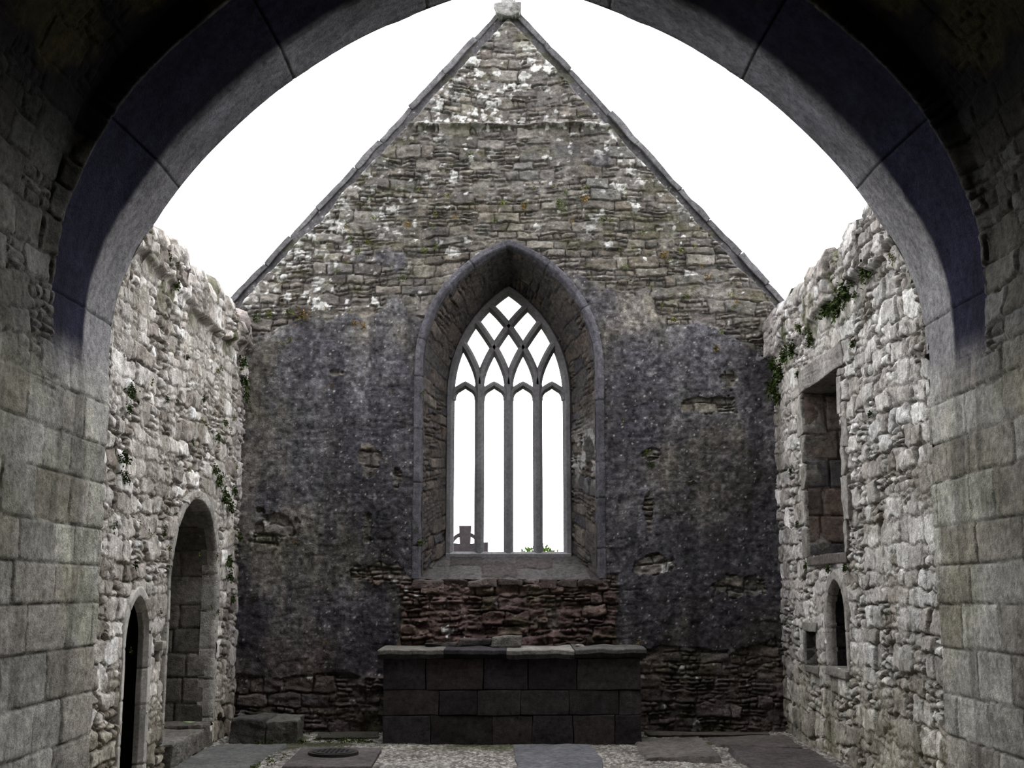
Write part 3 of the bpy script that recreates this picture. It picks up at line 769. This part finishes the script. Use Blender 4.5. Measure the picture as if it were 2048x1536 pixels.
for y, z, s in [(10.6, 4.62, .11), (11.0, 4.5, .07), (12.6, 4.5, .06), (13.9, 4.3, .10), (14.1, 4.1, .10), (14.15, 3.95, .08), (13.0, 2.85, .09), (13.3, 2.7, .10), (13.6, 2.6, .10), (13.75, 2.8, .07), (12.8, 2.95, .07),
                (9.85, 3.3, .08), (9.8, 3.15, .06), (9.75, 2.75, .08), (9.8, 2.6, .07), (13.6, 2.0, .09), (13.7, 1.85, .07), (10.9, 3.4, .04), (11.5, 3.9, .04), (12.2, 3.6, .04), (10.2, 1.9, .04), (11.0, 2.2, .04), (13.2, 3.5, .05), (12.9, 3.3, .05), (13.9, 1.6, .06), (14.1, 2.3, .06)]:
    onN(y, z, s, 46)
for y, z, s in [(10.3, 4.45, .12), (10.5, 4.6, .09), (10.1, 4.6, .07), (10.75, 4.5, .08), (11.0, 4.42, .13), (11.3, 4.35, .13), (11.6, 4.42, .12), (12.0, 4.5, .10), (12.3, 4.25, .09), (12.7, 4.45, .08), (13.1, 4.3, .10), (13.5, 4.3, .11), (13.8, 4.15, .14), (14.05, 4.05, .14), (13.95, 3.9, .10), (14.1, 4.35, .10), (12.9, 4.0, .06),
                (12.9, 1.95, .05), (13.4, 3.0, .04), (10.8, 3.9, .05), (10.4, 3.2, .04), (11.4, 1.9, .05), (13.2, 2.4, .04), (12.0, 1.9, .05)]:
    onS(y, z, s, 60)
for k in range(36):
    onS(rg.uniform(9.6, 14.1), rg.uniform(4.3, 4.8), rg.uniform(.03, .07), 24, rg.choice([G1, G2, G3])); onN(rg.uniform(9.6, 14.1), rg.uniform(1.2, 4.7), rg.uniform(.02, .045), 16, rg.choice([G1, G2, G3]))
for k in range(40):
    x = rg.uniform(-2.9, -1.35); y = rg.uniform(13.2, 14.15)
    F_.tuft((x, y, FLOOR + .02), (0, 0, 1), .06, 14, rg.choice([G1, G2]))
for k in range(14):
    x = rg.uniform(-2.3, -2.1); y = rg.uniform(11.4, 12.2)
    F_.tuft((x, y, FLOOR + .02), (0, 0, 1), .045, 14, G1)
for k in range(30):
    x = rg.uniform(-3.0, -2.2) if k % 2 else rg.uniform(-1.3, 1.3); y = 13.2 if k % 2 else 13.13
    F_.tuft((x, y, FLOOR + .02), (0, 0, 1), .03, 8, G2)
E_.done("fern_tufts_gable", east); N_.done("fern_tufts_north", wn); S_.done("fern_tufts_south", ws_); F_.done("weeds", floor)

# ================================================================== OUTSIDE
bm = bmesh.new()
cx, cy, cz = -.81, 24.0, 2.50
def tap(bm, pts, y0, y1):
    a = [bm.verts.new((x, y0, z)) for x, z in pts]; b = [bm.verts.new((x, y1, z)) for x, z in pts]
    bm.faces.new(a); bm.faces.new(b[::-1])
    for i in range(len(pts)): bm.faces.new((a[i], b[i], b[(i + 1) % len(pts)], a[(i + 1) % len(pts)]))
tap(bm, [(cx - .10, cz), (cx - .12, cz + .44), (cx + .12, cz + .44), (cx + .10, cz)], cy - .09, cy + .09)
tap(bm, [(cx - .10, cz), (cx - .16, .4), (cx + .16, .4), (cx + .10, cz)], cy - .091, cy + .091)
tap(bm, [(cx - .45, cz - .09), (cx - .45, cz + .12), (cx, cz + .08), (cx + .45, cz + .12), (cx + .45, cz - .09), (cx, cz - .08)], cy - .088, cy + .088)
tap(bm, [(cx - .4, 0), (cx - .3, .45), (cx + .3, .45), (cx + .4, 0)], cy - .3, cy + .3)
nn = 48; rr = []
for i in range(nn):
    a = 2 * math.pi * i / nn
    rr.append([bm.verts.new((cx + r * math.cos(a), y, cz + r * math.sin(a))) for r, y in ((.25, cy - .05), (.32, cy - .05), (.32, cy + .05), (.25, cy + .05))])
for i in range(nn):
    a, b = rr[i], rr[(i + 1) % nn]
    for j in range(4): bm.faces.new((a[j], a[(j + 1) % 4], b[(j + 1) % 4], b[j]))
bmesh.ops.recalc_face_normals(bm, faces=bm.faces[:])
me = bpy.data.meshes.new("celtic_cross"); bm.to_mesh(me); bm.free()
me.materials.append(mat_attr("cross_stone", base=(42, 38, 40), nscale=12, bump=.4)); link(bpy.data.objects.new("celtic_cross", me))
bm = bmesh.new(); lay = bm.verts.layers.float_color.new("Col")
for k in range(4200):
    v = Vector((random.gauss(0, 1), random.gauss(0, 1), random.gauss(0, 1))).normalized()
    r = random.uniform(.75, 1.0) * (1 + .15 * mnoise.noise(v * 3))
    tuftp = Vector((.80 + v.x * .72 * r, 30 + v.y * .72 * r, 1.64 + v.z * 1.10 * r))
    d = (v + Vector([random.gauss(0, .5) for _ in range(3)])).normalized(); sd = d.cross(Vector((random.random(), random.random(), random.random() + .1))).normalized()
    q = [tuftp, tuftp + d * .05 + sd * .03, tuftp + d * .11, tuftp + d * .05 - sd * .03]
    vs = [bm.verts.new(a) for a in q]; c = lin((58, 76, 30)) * random.uniform(.6, 1.3)
    for w in vs: w[lay] = (*c, 1)
    bm.faces.new(vs)
r0 = bmesh.ops.create_cone(bm, cap_ends=True, segments=10, radius1=.12, radius2=.06, depth=1.6, matrix=Matrix.Translation((.8, 30, .75)))
for w in r0['verts']: w[lay] = (*lin((70, 55, 40)), 1)
me = bpy.data.meshes.new("shrub"); bm.to_mesh(me); bm.free(); me.materials.append(M_LEAF); link(bpy.data.objects.new("shrub", me))
bm = bmesh.new()
v = [bm.verts.new(p) for p in [(-80, -80, .0), (80, -80, .0), (80, 120, .0), (-80, 120, .0)]]; bm.faces.new(v)
me = bpy.data.meshes.new("ground"); bm.to_mesh(me); bm.free(); me.materials.append(M_GRASS); link(bpy.data.objects.new("ground", me))

# ================================================================== LIGHT / CAMERA
w = bpy.data.worlds.new("overcast_sky"); sc.world = w; w.use_nodes = True
bg = w.node_tree.nodes["Background"]; bg.inputs[0].default_value = (.975, .97, 1.0, 1); bg.inputs[1].default_value = 8.0
sc.view_settings.view_transform = 'Standard'; sc.view_settings.look = 'None'; sc.view_settings.exposure = 0
cam = bpy.data.cameras.new("camera"); cam.sensor_width = 36; cam.lens = 42.8
co = bpy.data.objects.new("camera", cam); sc.collection.objects.link(co)
co.location = (0, 0, 1.7); co.rotation_euler = (math.radians(90 + 9.6), 0, -.0045)
cam.clip_end = 500
sc.camera = co
